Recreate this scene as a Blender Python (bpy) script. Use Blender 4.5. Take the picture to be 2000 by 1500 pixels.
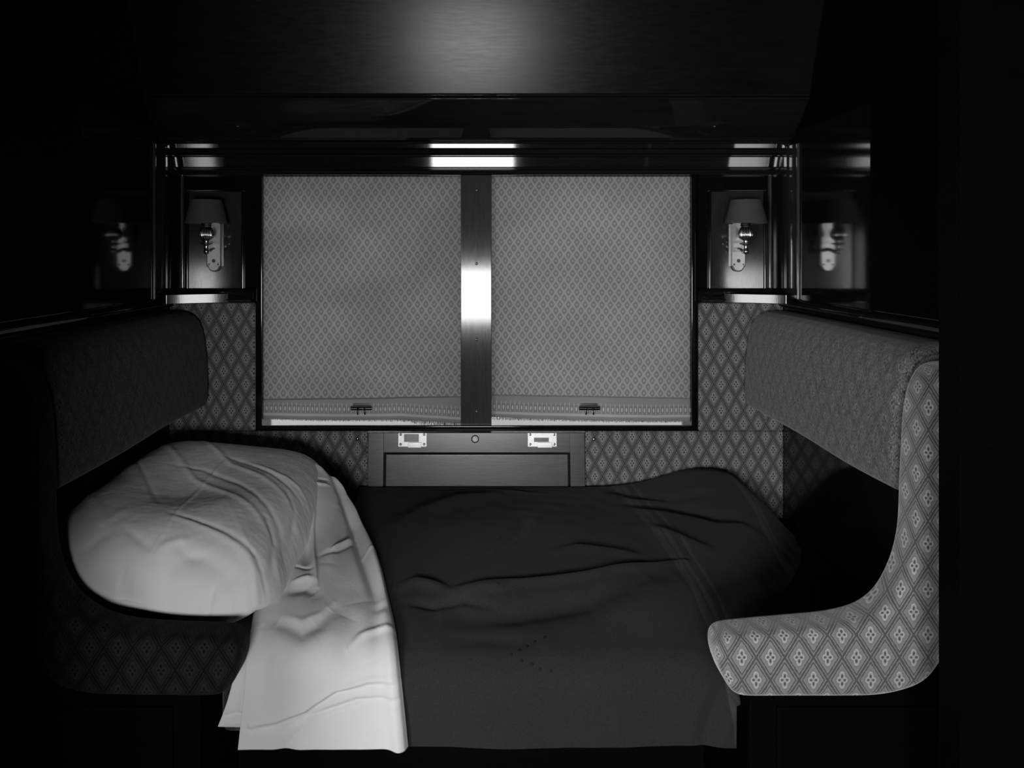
import bpy, bmesh, math, random
import numpy as np
from mathutils import Vector

random.seed(7)
rng = np.random.default_rng(7)
for o in list(bpy.data.objects):
    bpy.data.objects.remove(o)
C = bpy.context.scene.collection
SC = bpy.context.scene
PI = math.pi

# ---------------------------------------------------------------- camera
CAMZ = 1.28
F = 1304.0                       # focal length in pixels of the 2000 wide frame
cam_d = bpy.data.cameras.new('camera')
cam = bpy.data.objects.new('camera', cam_d)
C.objects.link(cam)
cam.location = (0, 0, CAMZ)
cam.rotation_euler = (PI / 2, 0, 0)
cam_d.sensor_fit = 'HORIZONTAL'
cam_d.sensor_width = 36
cam_d.lens = 36 * F / 2000
cam_d.shift_x = 0.035
cam_d.shift_y = -0.13
cam_d.clip_start = 0.02
SC.camera = cam

# ---------------------------------------------------------------- light
SC.view_settings.view_transform = 'Standard'
SC.view_settings.look = 'None'
SC.view_settings.exposure = 0.0
SC.view_settings.gamma = 1.0
SC.view_settings.use_curve_mapping = False
w = bpy.data.worlds.new('overcast_sky')
SC.world = w
w.use_nodes = True
w.node_tree.nodes['Background'].inputs[0].default_value = (1, 1, 1, 1)
w.node_tree.nodes['Background'].inputs[1].default_value = 2.1


def daylight(name, x0, x1, z0, z1, radiance):
    """area light filling one corridor window opening"""
    d = bpy.data.lights.new(name, 'AREA')
    d.shape = 'RECTANGLE'
    d.size = x1 - x0
    d.size_y = z1 - z0
    d.energy = radiance * PI * (x1 - x0) * (z1 - z0)
    o = bpy.data.objects.new(name, d)
    C.objects.link(o)
    o.location = ((x0 + x1) / 2, -1.0, (z0 + z1) / 2)
    o.rotation_euler = (PI / 2, 0, 0)
    return o


W1 = (-0.34, 0.29, 0.74, 1.14)
W_FILL = (-1.65, -1.05, 0.80, 1.42)  # unseen second opening, added to brighten the right side
daylight('daylight_window_2', *W1, 36)
daylight('daylight_fill', *W_FILL, 40)


# ---------------------------------------------------------------- helpers
def P(px, py, d):
    """point seen at pixel px, py at depth d"""
    return ((px - 930) / F * d, d, CAMZ - (py - 490) / F * d)


def link(name, me, m=None, parent=None, smooth=True):
    o = bpy.data.objects.new(name, me)
    C.objects.link(o)
    if m is not None:
        me.materials.append(m)
    if parent is not None:
        o.parent = parent
    for p in me.polygons:
        p.use_smooth = smooth
    return o


def tag(o, label, cat, group=None, kind=None):
    o['label'] = label
    o['category'] = cat
    if group:
        o['group'] = group
    if kind:
        o['kind'] = kind
    return o


def thing(name, label, cat, loc=(0, 0, 0), group=None):
    o = bpy.data.objects.new(name, None)
    C.objects.link(o)
    o.location = loc
    o.empty_display_size = 0.05
    tag(o, label, cat, group)
    bpy.context.view_layer.update()
    return o


def shift(o):
    """geometry is written in world coordinates; move it into its parent's frame"""
    if o.parent is not None:
        p = o.parent
        tot = Vector((0, 0, 0))
        while p is not None:
            tot += p.location
            p = p.parent
        o.data.transform(__import__('mathutils').Matrix.Translation(-tot))
    return o


def sharp(o, ang=35):
    me = o.data
    bm = bmesh.new()
    bm.from_mesh(me)
    for e in bm.edges:
        if len(e.link_faces) == 2 and e.calc_face_angle(0) > math.radians(ang):
            e.smooth = False
    bm.to_mesh(me)
    bm.free()


def box_bm(bm, x0, x1, y0, y1, z0, z1, bev=0.0, seg=2):
    r = bmesh.ops.create_cube(bm, size=1)
    vs = r['verts']
    for v in vs:
        v.co = Vector(((x0 + x1) / 2 + v.co.x * (x1 - x0), (y0 + y1) / 2 + v.co.y * (y1 - y0),
                       (z0 + z1) / 2 + v.co.z * (z1 - z0)))
    if bev > 0:
        es = list({e for v in vs for e in v.link_edges})
        bmesh.ops.bevel(bm, geom=es, offset=bev, segments=seg, profile=0.5, affect='EDGES')


def lathe_bm(bm, prof, cx, cy, cz, n=40, axis='z', flute=None):
    """prof: list of (r, h)"""
    rings = []
    for (r, h) in prof:
        ring = []
        for i in range(n):
            a = 2 * PI * i / n
            rr = r
            if flute:
                lo, hi, k, amp = flute
                if lo <= h <= hi:
                    t = math.sin(PI * (h - lo) / (hi - lo))
                    rr = r * (1 - amp * t * (0.5 - 0.5 * abs(math.cos(a * k / 2)) * 2 + 0.5))
            c, s = math.cos(a) * rr, math.sin(a) * rr
            if axis == 'z':
                co = (cx + c, cy + s, cz + h)
            elif axis == 'y':
                co = (cx + c, cy + h, cz + s)
            else:
                co = (cx + h, cy + c, cz + s)
            ring.append(bm.verts.new(co))
        rings.append(ring)
    for a, b in zip(rings, rings[1:]):
        for i in range(n):
            j = (i + 1) % n
            bm.faces.new((a[i], a[j], b[j], b[i]))
    for r in (rings[0], rings[-1]):
        if (r[0].co - r[n // 2].co).length > 1e-4:
            bm.faces.new(r)


def tube_bm(bm, pts, r, n=12):
    pts = [Vector(p) for p in pts]
    rings = []
    up = Vector((0, 0, 1))
    for i, p in enumerate(pts):
        t = (pts[min(i + 1, len(pts) - 1)] - pts[max(i - 1, 0)]).normalized()
        a = t.cross(up)
        if a.length < 0.05:
            a = t.cross(Vector((1, 0, 0)))
        a.normalize()
        b = t.cross(a).normalized()
        rings.append([bm.verts.new(p + (a * math.cos(2 * PI * k / n) + b * math.sin(2 * PI * k / n)) * r)
                      for k in range(n)])
    for a, b in zip(rings, rings[1:]):
        for i in range(n):
            j = (i + 1) % n
            bm.faces.new((a[i], a[j], b[j], b[i]))
    bm.faces.new(rings[0])
    bm.faces.new(rings[-1])


def from_bm(name, bm, m, parent=None, smooth=True, ang=35, uv=None):
    bmesh.ops.recalc_face_normals(bm, faces=bm.faces)
    if uv:
        l = bm.loops.layers.uv.new('UVMap')
        for f in bm.faces:
            for lo in f.loops:
                lo[l].uv = uv(lo.vert.co, f.normal)
    me = bpy.data.meshes.new(name)
    bm.to_mesh(me)
    bm.free()
    o = link(name, me, m, parent, smooth)
    sharp(o, ang)
    shift(o)
    if smooth:
        md = o.modifiers.new('weighted_normal', 'WEIGHTED_NORMAL')
        md.keep_sharp = True
    return o


def box(name, x0, x1, y0, y1, z0, z1, m, parent=None, bev=0.002, seg=2, uv=None):
    bm = bmesh.new()
    box_bm(bm, x0, x1, y0, y1, z0, z1, bev, seg)
    return from_bm(name, bm, m, parent, uv=uv)


def boxes(name, lst, m, parent=None, bev=0.0, uv=None):
    bm = bmesh.new()
    for b in lst:
        box_bm(bm, *b, bev)
    return from_bm(name, bm, m, parent, uv=uv)


def planar(co, n):
    """uv in metres by dominant normal"""
    a = (abs(n.x), abs(n.y), abs(n.z))
    if a[1] >= a[0] and a[1] >= a[2]:
        return (co.x, co.z)
    if a[0] >= a[2]:
        return (co.y, co.z)
    return (co.x, co.y)


def profile_x(name, pts, x0, x1, m, parent=None, ang=25, closed=True):
    """closed (y, z) outline swept along x"""
    bm = bmesh.new()
    A = [bm.verts.new((x0, y, z)) for y, z in pts]
    B = [bm.verts.new((x1, y, z)) for y, z in pts]
    n = len(pts)
    for i in range(n if closed else n - 1):
        j = (i + 1) % n
        bm.faces.new((A[i], A[j], B[j], B[i]))
    if closed:
        bm.faces.new(A)
        bm.faces.new(list(reversed(B)))
    return from_bm(name, bm, m, parent, ang=ang, uv=lambda c, nn: (c.x, c.z))


def grid_obj(name, V, m, parent=None, UV=None, thick=0.0, col=None):
    """V: array (rows, cols, 3)"""
    R, K, _ = V.shape
    verts = V.reshape(-1, 3)
    idx = np.arange(R * K).reshape(R, K)
    faces = np.stack([idx[:-1, :-1], idx[1:, :-1], idx[1:, 1:], idx[:-1, 1:]], -1).reshape(-1, 4)
    me = bpy.data.meshes.new(name)
    me.from_pydata(verts.tolist(), [], faces.tolist())
    if UV is not None:
        l = me.uv_layers.new(name='UVMap')
        uvf = UV.reshape(-1, 2)[faces.reshape(-1)]
        l.data.foreach_set('uv', uvf.reshape(-1).astype(np.float32))
    o = link(name, me, m, parent)
    shift(o)
    if thick:
        md = o.modifiers.new('thickness', 'SOLIDIFY')
        md.thickness = thick
        md.offset = -1
    return o


# ---------------------------------------------------------------- materials
class NT:
    def __init__(s, name):
        s.m = bpy.data.materials.new(name)
        s.m.use_nodes = True
        s.t = s.m.node_tree
        s.b = s.t.nodes['Principled BSDF']
        s.out = s.t.nodes['Material Output']

    def n(s, typ, **kw):
        nd = s.t.nodes.new(typ)
        for k, v in kw.items():
            setattr(nd, k, v)
        return nd

    def put(s, sock, v):
        if isinstance(v, (int, float)):
            sock.default_value = v
        elif isinstance(v, tuple):
            sock.default_value = v
        else:
            s.t.links.new(v, sock)

    def M(s, op, a, b=0.0, c=None):
        nd = s.n('ShaderNodeMath', operation=op)
        s.put(nd.inputs[0], a)
        s.put(nd.inputs[1], b)
        if c is not None:
            s.put(nd.inputs[2], c)
        return nd.outputs[0]

    def ss(s, v, lo, hi):
        """smoothstep 0..1 from lo to hi (lo may exceed hi)"""
        nd = s.n('ShaderNodeMapRange', interpolation_type='SMOOTHSTEP')
        s.put(nd.inputs['Value'], v)
        if lo < hi:
            nd.inputs['From Min'].default_value = lo
            nd.inputs['From Max'].default_value = hi
        else:
            nd.inputs['From Min'].default_value = hi
            nd.inputs['From Max'].default_value = lo
            nd.inputs['To Min'].default_value = 1
            nd.inputs['To Max'].default_value = 0
        return nd.outputs[0]

    def mix(s, f, a, b):
        nd = s.n('ShaderNodeMix', data_type='FLOAT')
        s.put(nd.inputs[0], f)
        s.put(nd.inputs[2], a)
        s.put(nd.inputs[3], b)
        return nd.outputs[0]

    def uv(s):
        c = s.n('ShaderNodeTexCoord')
        x = s.n('ShaderNodeSeparateXYZ')
        s.t.links.new(c.outputs['UV'], x.inputs[0])
        s.uvv = c.outputs['UV']
        return x.outputs[0], x.outputs[1]

    def noise(s, vec, scale, detail=3, sx=1, sy=1, sz=1, rough=0.55, dist=0.0):
        mp = s.n('ShaderNodeMapping')
        mp.inputs['Scale'].default_value = (sx, sy, sz)
        s.t.links.new(vec, mp.inputs[0])
        nd = s.n('ShaderNodeTexNoise')
        nd.inputs['Scale'].default_value = scale
        nd.inputs['Detail'].default_value = detail
        nd.inputs['Roughness'].default_value = rough
        nd.inputs['Distortion'].default_value = dist
        s.t.links.new(mp.outputs[0], nd.inputs['Vector'])
        return nd.outputs[0]

    def obj(s):
        return s.n('ShaderNodeTexCoord').outputs['Object']

    def grey(s, v):
        nd = s.n('ShaderNodeCombineColor')
        for i in range(3):
            s.put(nd.inputs[i], v)
        return nd.outputs[0]

    def base(s, v):
        if isinstance(v, (int, float)):
            s.b.inputs['Base Color'].default_value = (v, v, v, 1)
        else:
            s.t.links.new(s.grey(v), s.b.inputs['Base Color'])

    def set(s, **kw):
        names = dict(rough='Roughness', metal='Metallic', ior='IOR', sheen='Sheen Weight', sheenr='Sheen Roughness',
                     coat='Coat Weight', coatr='Coat Roughness', spec='Specular IOR Level', alpha='Alpha')
        for k, v in kw.items():
            s.put(s.b.inputs[names[k]], v)

    def bump(s, h, strength=0.3, dist=0.002):
        nd = s.n('ShaderNodeBump')
        nd.inputs['Strength'].default_value = strength
        nd.inputs['Distance'].default_value = dist
        s.t.links.new(h, nd.inputs['Height'])
        s.t.links.new(nd.outputs[0], s.b.inputs['Normal'])


def lattice(q, U, V, a, b, wob=0.0):
    """diamond lattice: returns d (0 centre .. .5 on the lines), local x, y in metres"""
    u = q.M('DIVIDE', U, a)
    v = q.M('DIVIDE', V, b)
    p = q.M('ADD', u, v)
    r = q.M('SUBTRACT', u, v)
    fp = q.M('SUBTRACT', q.M('FRACT', q.M('ADD', p, 100.5)), 0.5)
    fr = q.M('SUBTRACT', q.M('FRACT', q.M('ADD', r, 100.5)), 0.5)
    d = q.M('MAXIMUM', q.M('ABSOLUTE', fp), q.M('ABSOLUTE', fr))
    lx = q.M('MULTIPLY', q.M('ADD', fp, fr), a / 2)
    ly = q.M('MULTIPLY', q.M('SUBTRACT', fp, fr), b / 2)
    return d, lx, ly


def ell(q, lx, ly, cx, cy, rx, ry):
    """squared elliptical radius of |l| about (cx, cy)"""
    ax = q.M('DIVIDE', q.M('SUBTRACT', q.M('ABSOLUTE', lx), cx), rx)
    ay = q.M('DIVIDE', q.M('SUBTRACT', q.M('ABSOLUTE', ly), cy), ry)
    return q.M('ADD', q.M('MULTIPLY', ax, ax), q.M('MULTIPLY', ay, ay))


def moquette(name, dark, mid, light, a=0.0464, b=0.0822, fuzz=0.0, sheen=0.15, jit=0.0006, ou=0.0, ov=0.0):
    q = NT(name)
    U, V = q.uv()
    n1 = q.noise(q.uvv, 260, 2)
    n2 = q.noise(q.uvv, 170, 2, sx=1.3)
    U2 = q.M('ADD', q.M('ADD', U, ou), q.M('MULTIPLY', q.M('SUBTRACT', n1, 0.5), jit * 4))
    V2 = q.M('ADD', q.M('ADD', V, ov), q.M('MULTIPLY', q.M('SUBTRACT', n2, 0.5), jit * 4))
    d, lx, ly = lattice(q, U2, V2, a, b)
    # paired dark lines along the lattice
    l1 = q.ss(d, 0.448, 0.466)
    l2 = q.M('MULTIPLY', q.ss(d, 0.352, 0.370), q.ss(d, 0.420, 0.404))
    lines = q.M('MAXIMUM', l1, l2)
    # flower: a light four-lobed outline holding four dark petals
    lobes = q.M('MINIMUM', ell(q, lx, ly, 0.0042, 0, 0.0058, 0.0060), ell(q, lx, ly, 0, 0.0078, 0.0050, 0.0082))
    flower = q.ss(lobes, 1.12, 0.85)
    pet = q.M('MINIMUM', ell(q, lx, ly, 0.0047, 0, 0.0025, 0.0022), ell(q, lx, ly, 0, 0.0070, 0.0021, 0.0036))
    petal = q.ss(pet, 1.25, 0.7)
    inner = q.ss(d, 0.30, 0.27)
    v = q.mix(inner, mid, mid * 0.80 + dark * 0.20)
    v = q.mix(lines, v, dark)
    ring = q.ss(lobes, 0.30, 0.62)
    v = q.mix(flower, v, q.mix(ring, light * 0.72, light))
    v = q.mix(petal, v, dark)
    if fuzz > 0:
        av = mid * 0.85
        nf = q.noise(q.uvv, 60, 2, sx=0.6, sy=3.0, dist=1.2)
        v = q.mix(q.M('MULTIPLY', q.ss(nf, 0.35, 0.6), fuzz), v, av)
        fib = q.noise(q.uvv, 150, 3, sx=2.4, sy=0.5, dist=2.5)
        v = q.M('MULTIPLY', v, q.mix(q.ss(fib, 0.30, 0.74), 0.40, 1.9))
    else:
        fib = q.noise(q.uvv, 900, 2)
        v = q.M('MULTIPLY', v, q.mix(fib, 0.7, 1.3))
    q.base(v)
    q.set(rough=0.9, sheen=sheen, sheenr=0.45, spec=0.12)
    q.b.inputs['Sheen Tint'].default_value = (1, 1, 1, 1)
    h = q.M('ADD', v, q.M('MULTIPLY', q.noise(q.uvv, 700, 2), 0.12))
    q.bump(h, 0.55, 0.0025)
    return q.m


def wood(name, val, rough=0.12, sx=1.0, sz=12.0, var=0.35, grain=0.02, coat=0.0, wave=0.0, spec=0.5):
    q = NT(name)
    o = q.obj()
    n = q.noise(o, 6, 5, sx=sx, sy=2.0, sz=sz, dist=0.4)
    n2 = q.noise(o, 40, 3, sx=sx * 0.6, sy=2.0, sz=sz * 0.8)
    v = q.M('MULTIPLY', q.mix(n, 1 - var, 1 + var), val)
    v = q.M('MULTIPLY', v, q.mix(n2, 0.8, 1.2))
    q.base(v)
    q.set(rough=q.mix(n2, rough * 0.8, rough * 1.25), spec=spec, coat=coat, coatr=rough * 0.5)
    if grain > 0:
        h = q.M('ADD', n2, q.M('MULTIPLY', q.noise(o, 2.5, 2), wave))
        q.bump(h, grain, 0.002)
    return q.m


mats = {}
mats['wood_black'] = wood('black_varnished_wood', 0.004, rough=0.09, sx=12, sz=1.0, grain=0.012, spec=0.22)
mats['wood_side'] = wood('side_wall_varnished_wood', 0.004, rough=0.08, sx=12, sz=1.0, grain=0.012, spec=0.8)
mats['wood_h'] = wood('dark_wood_horizontal_grain', 0.008, rough=0.045, sx=1.0, sz=14, grain=0.012, wave=1.2)
mats['wood_cove'] = wood('dark_wood_cove', 0.004, rough=0.24, sx=1.0, sz=5, var=0.5, grain=0.02, spec=0.24)
mats['wood_panel'] = wood('polished_brown_wood', 0.036, rough=0.29, coat=0.0, spec=1.0, sx=1.0, sz=12, var=0.3, grain=0.02)
mats['wood_upright'] = wood('polished_upright_wood', 0.042, rough=0.10, sx=14, sz=1.0, var=0.3, grain=0.02, wave=0.6)
mats['wood_post'] = wood('polished_corner_post_wood', 0.02, rough=0.09, sx=14, sz=1.0, var=0.3, grain=0.03, wave=0.6, spec=1.0)
mats['wood_matt'] = wood('matt_black_wood', 0.0015, rough=0.6, sx=1.0, sz=6, grain=0.0, spec=0.04)
mats['wood_sconce'] = wood('sconce_board_wood', 0.020, rough=0.11, sx=12, sz=1.0, var=0.2, grain=0.012, spec=1.0)

mats['moq_panel'] = moquette('moquette_wall_cloth', 0.045, 0.160, 0.27)
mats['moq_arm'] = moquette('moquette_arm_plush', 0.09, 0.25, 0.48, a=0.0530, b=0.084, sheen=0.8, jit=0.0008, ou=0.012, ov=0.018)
mats['moq_arm_shaded'] = moquette('moquette_arm_shaded_plush', 0.005, 0.015, 0.024, a=0.0530, b=0.084, sheen=0.03, jit=0.0010)  # shaded copy of the arm plush: left-side shade put into its colour
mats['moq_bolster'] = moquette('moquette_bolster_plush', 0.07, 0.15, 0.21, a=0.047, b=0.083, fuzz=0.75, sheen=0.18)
mats['moq_bolster_shaded'] = moquette('moquette_bolster_shaded_plush', 0.028, 0.062, 0.090, a=0.047, b=0.083, fuzz=0.8, sheen=0.08)  # bolster plush again, darkened to carry the shade on the left
mats['moq_seat'] = moquette('moquette_seat_front', 0.020, 0.050, 0.085)


def metal(name, val, rough, m=1.0):
    q = NT(name)
    n = q.noise(q.obj(), 90, 3)
    q.base(q.M('MULTIPLY', q.mix(n, 0.85, 1.15), val))
    q.set(rough=rough, metal=m)
    return q.m


mats['brass'] = metal('polished_brass', 0.62, 0.22)
mats['brass_plate'] = metal('satin_brass_plate', 0.7, 0.40)
mats['nickel'] = metal('bright_nickel', 0.85, 0.42, 0.45)
mats['dark_metal'] = metal('tarnished_metal', 0.10, 0.35)
mats['hole'] = metal('dark_recess', 0.004, 0.9, 0.0)
mats['brushed'] = metal('worn_steel_tube', 0.55, 0.16)


def plain(name, v, rough=0.6, spec=0.3):
    q = NT(name)
    n = q.noise(q.obj(), 200, 2)
    q.base(q.M('MULTIPLY', q.mix(n, 0.94, 1.06), v))
    q.set(rough=rough, spec=spec)
    return q.m


mats['ivory'] = plain('ivory_button', 0.8, 0.3)
mats['shade'] = plain('pleated_shade_cloth', 0.055, 0.8)
mats['gloss_black'] = plain('black_lacquer', 0.004, 0.08, 0.5)


def linen(name, v, spec=0.1):
    q = NT(name)
    n = q.noise(q.obj(), 9, 3)
    n2 = q.noise(q.obj(), 1100, 2)
    q.base(q.M('MULTIPLY', q.mix(n, 0.96, 1.04), v))
    q.set(rough=0.85, spec=spec, sheen=0.05)
    h = q.M('ADD', q.noise(q.obj(), 55, 3, dist=0.6), q.M('MULTIPLY', n2, 0.1))
    q.bump(h, 0.22, 0.003)
    return q.m


mats['linen'] = linen('white_linen', 0.66)
mats['linen_pillow'] = linen('white_pillow_linen', 0.78)


def wool(name, v):
    q = NT(name)
    U, V = q.uv()
    Ux = q.M('SUBTRACT', U, q.M('MULTIPLY', V, 0.11))
    n = q.noise(q.obj(), 320, 3)
    n2 = q.noise(q.obj(), 5, 3)
    # paler woven stripes near the foot end, each split by a thin dark thread line
    def band(x0, w_):
        dd = q.M('ABSOLUTE', q.M('SUBTRACT', Ux, x0))
        s_ = q.ss(dd, w_ + 0.002, w_ - 0.002)
        th = q.ss(q.M('ABSOLUTE', q.M('SUBTRACT', Ux, x0 + 0.004)), 0.003, 0.0015)
        return q.M('MULTIPLY', s_, q.M('SUBTRACT', 1.0, q.M('MULTIPLY', th, 0.8)))
    st = q.M('MAXIMUM', band(0.437, 0.019), q.M('MAXIMUM', band(0.480, 0.006), band(0.765, 0.019)))
    val = q.M('MULTIPLY', q.mix(n, 0.6, 1.4), v)
    val = q.M('MULTIPLY', val, q.mix(n2, 0.88, 1.12))
    val = q.M('MULTIPLY', val, q.mix(st, 1.0, 1.75))
    q.base(val)
    q.set(rough=0.95, spec=0.05, sheen=0.06, sheenr=0.5)
    q.bump(n, 0.35, 0.002)
    return q.m


mats['wool'] = wool('dark_wool_blanket', 0.028)


def blind_mat(name, border=False):
    q = NT(name)
    U, V = q.uv()
    if not border:
        n1 = q.noise(q.uvv, 400, 2)
        U2 = q.M('ADD', U, q.M('MULTIPLY', q.M('SUBTRACT', n1, 0.5), 0.0016))
        d, lx, ly = lattice(q, U2, V, 0.0266, 0.0396)
        lines = q.ss(d, 0.375, 0.415)
        r = ell(q, lx, ly, 0, 0, 0.0052, 0.0080)
        ring = q.M('MULTIPLY', q.ss(r, 1.7, 1.2), q.ss(r, 0.35, 0.75))
        cx = q.M('ABSOLUTE', q.M('SUBTRACT', q.M('ABSOLUTE', lx), q.M('ABSOLUTE', ly)))
        star = q.M('MULTIPLY', q.ss(cx, 0.0014, 0.0006), q.ss(r, 0.5, 0.3))
        v = q.mix(lines, 0.190, 0.255)
        v = q.mix(ring, v, 0.138)
        v = q.mix(star, v, 0.27)
    else:
        f = q.M('ABSOLUTE', q.M('SUBTRACT', q.M('FRACT', q.M('ADD', q.M('DIVIDE', U, 0.0144), 50.0)), 0.5))
        g = q.M('ABSOLUTE', q.M('SUBTRACT', q.M('FRACT', q.M('ADD', q.M('DIVIDE', U, 0.0144), 50.5)), 0.5))
        ln = q.M('MULTIPLY', q.ss(f, 0.10, 0.05), q.M('MULTIPLY', q.ss(V, 0.020, 0.023), q.ss(V, 0.055, 0.050)))
        gg = q.M('DIVIDE', g, 0.17)
        vv = q.M('DIVIDE', q.M('SUBTRACT', V, 0.034), 0.0075)
        drop = q.ss(q.M('ADD', q.M('MULTIPLY', gg, gg), q.M('MULTIPLY', vv, vv)), 1.2, 0.5)
        tw = q.M('FRACT', q.M('ADD', q.M('DIVIDE', q.M('SUBTRACT', U, q.M('MULTIPLY', q.M('ABSOLUTE', q.M('SUBTRACT', V, 0.0155)), 0.9)), 0.0038), 50.0))
        braid = q.M('MULTIPLY', q.ss(q.M('ABSOLUTE', q.M('SUBTRACT', V, 0.0150)), 0.0045, 0.0038), q.ss(tw, 0.35, 0.6))
        bandv = q.M('MULTIPLY', q.ss(V, 0.024, 0.026), q.ss(V, 0.046, 0.044))
        v = q.mix(bandv, 0.190, 0.155)
        v = q.mix(ln, v, 0.33)
        v = q.mix(drop, v, 0.40)
        v = q.mix(braid, v, 0.45)
    n = q.noise(q.uvv, 1500, 2)
    v = q.M('MULTIPLY', v, q.mix(n, 0.85, 1.15))
    # thin cloth lets daylight through; noise paints in the patchy backlight
    backlight_var = q.noise(q.uvv, 4.2, 2, sy=1.5)
    q.base(v)
    q.set(rough=0.8, spec=0.1)
    tr = q.n('ShaderNodeBsdfTranslucent')
    q.t.links.new(q.grey(q.M('MULTIPLY', v, q.mix(q.ss(backlight_var, 0.3, 0.7), 0.85, 1.25))), tr.inputs[0])
    mx = q.n('ShaderNodeMixShader')
    mx.inputs[0].default_value = 0.19
    q.t.links.new(q.b.outputs[0], mx.inputs[1])
    q.t.links.new(tr.outputs[0], mx.inputs[2])
    q.t.links.new(mx.outputs[0], q.out.inputs[0])
    return q.m


mats['blind'] = blind_mat('figured_blind_cloth')
mats['blind_border'] = blind_mat('figured_blind_border', True)


def glass_mat():
    q = NT('window_glass')
    q.base(1.0)
    q.set(rough=0.0, ior=1.45)
    q.b.inputs['Transmission Weight'].default_value = 1.0
    q.b.inputs['Alpha'].default_value = 0.12
    return q.m


mats['glass'] = glass_mat()

# ---------------------------------------------------------------- the shell
XW = 0.96        # side walls
YB = 2.10        # window wall


def S(o):
    o['kind'] = 'structure'
    return o


def wx(px):
    return (px - 930) / F * YB


def wz(py):
    return CAMZ - (py - 490) / F * YB


WX0, WX1, WZ1, WZ0 = wx(511), wx(1351), wz(344), wz(832)
S(box('floor', -2.4, 2.4, -1.15, 2.3, -0.06, 0.0, mats['wood_matt'], bev=0))
S(box('ceiling', -2.4, 2.4, -1.15, 2.3, 2.35, 2.41, mats['wood_matt'], bev=0))
S(boxes('wall_back', [(-1.05, WX0, YB, YB + .1, 0, 2.35), (WX1, 1.05, YB, YB + .1, 0, 2.35),
                      (WX0, WX1, YB, YB + .1, 0, WZ0), (WX0, WX1, YB, YB + .1, WZ1, 2.35)], mats['wood_black']))
for s_, n_ in ((-1, 18), (1, 19)):
    # matt boards added to kill reflections on the upper and doorward side walls
    bm = bmesh.new()
    a_, b_ = sorted((s_ * (XW - .004), s_ * (XW + .001)))
    box_bm(bm, a_, b_, 1.14, YB, 1.64, 2.34)
    box_bm(bm, a_, b_, 1.14, 1.62, 1.137, 1.64)
    S(from_bm('trim_%d' % n_, bm, mats['wood_matt']))
S(box('wall_left', -1.05, -XW, 1.13, YB, 0, 2.35, mats['wood_side'], bev=0))
S(box('wall_right', XW, 1.05, 1.13, YB, 0, 2.35, mats['wood_side'], bev=0))
# partition to the corridor with the wide doorway the picture was taken through
S(boxes('wall_front', [(-2.4, -0.83, 1.08, 1.13, 0, 2.35), (0.783, 2.4, 1.08, 1.13, 0, 2.35),
                       (-0.83, 0.783, 1.08, 1.13, 1.98, 2.35)], mats['wood_matt']))
# corridor side
S(boxes('wall_corridor', [(-2.4, W_FILL[0], -1.12, -1.03, 0, 2.35), (W_FILL[1], W1[0], -1.12, -1.03, 0, 2.35),
                          (W1[1], 2.4, -1.12, -1.03, 0, 2.35),
                          (W_FILL[0], W_FILL[1], -1.12, -1.03, 0, W_FILL[2]), (W_FILL[0], W_FILL[1], -1.12, -1.03, W_FILL[3], 2.35),
                          (W1[0], W1[1], -1.12, -1.03, 0, W1[2]), (W1[0], W1[1], -1.12, -1.03, W1[3], 2.35)],
        mats['wood_matt']))
S(box('wall_corridor_left', -2.45, -2.4, -1.12, 1.13, 0, 2.35, mats['wood_matt'], bev=0))
S(box('wall_corridor_right', 2.4, 2.45, -1.12, 1.13, 0, 2.35, mats['wood_matt'], bev=0))
# added leaf, out of view, keeping the fill light off the left side
bm = bmesh.new()
box_bm(bm, 0, 0.46, -0.015, 0.015, 0.01, 1.96, 0.003)
dr = from_bm('light_blocker', bm, mats['wood_matt'])
dr.location = (-0.835, 1.065, 0)
dr.rotation_euler = (0, 0, math.atan2(0.70 - 1.065, -0.57 + 0.835))
S(dr)

# cornice above the window (y, z relative to the camera height)
def bead(y, z, r, n=6, a0=-75, a1=75):
    return [(y - r * math.cos(math.radians(a0 + (a1 - a0) * i / n)), z + r * math.sin(math.radians(a0 + (a1 - a0) * i / n)))
            for i in range(n + 1)]


hp = [(2.10, .2365), (2.074, .2365), (2.074, .243)] + bead(2.073, .2475, .004) + [(2.076, .2535)]
hp += bead(2.076, .2575, .0028) + [(2.081, .262), (2.0758, .2915)] + bead(2.072, .2965, .0042) + [(2.066, .302), (2.066, .314)]
hp += [(2.052, .3165), (2.0496, .3285)] + bead(2.046, .3325, .003) + [(2.036, .338), (2.030, .3445)]
hdr = [(y, z + CAMZ) for y, z in hp] + [(2.10, .3445 + CAMZ)]
S(profile_x('trim_1', hdr, -XW, XW, mats['wood_h']))
cv = [(2.030, .3445), (1.968, .381), (1.921, .434)]
S(profile_x('trim_2', [(y, z + CAMZ) for y, z in cv] + [(2.10, .434 + CAMZ), (2.10, .3445 + CAMZ)], -XW, XW, mats['wood_h']))
mb = [(1.925, .434)] + bead(1.920, .4385, .0045) + [(1.915, .4435)] + bead(1.914, .4475, .0035) + [(1.914, .452)]
S(profile_x('trim_3', [(y, z + CAMZ) for y, z in mb] + [(2.10, .452 + CAMZ), (2.10, .434 + CAMZ)], -XW, XW, mats['wood_h']))
pn = [(1.914, .452), (1.895, .512), (1.872, .58), (1.845, .655), (1.80, .76), (1.72, .90), (1.60, 1.02), (1.50, 1.07)]
S(profile_x('trim_4', [(y, z + CAMZ) for y, z in pn] + [(2.10, 1.07 + CAMZ), (2.10, .452 + CAMZ)], -XW, XW, mats['wood_cove'], ang=60))

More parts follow.
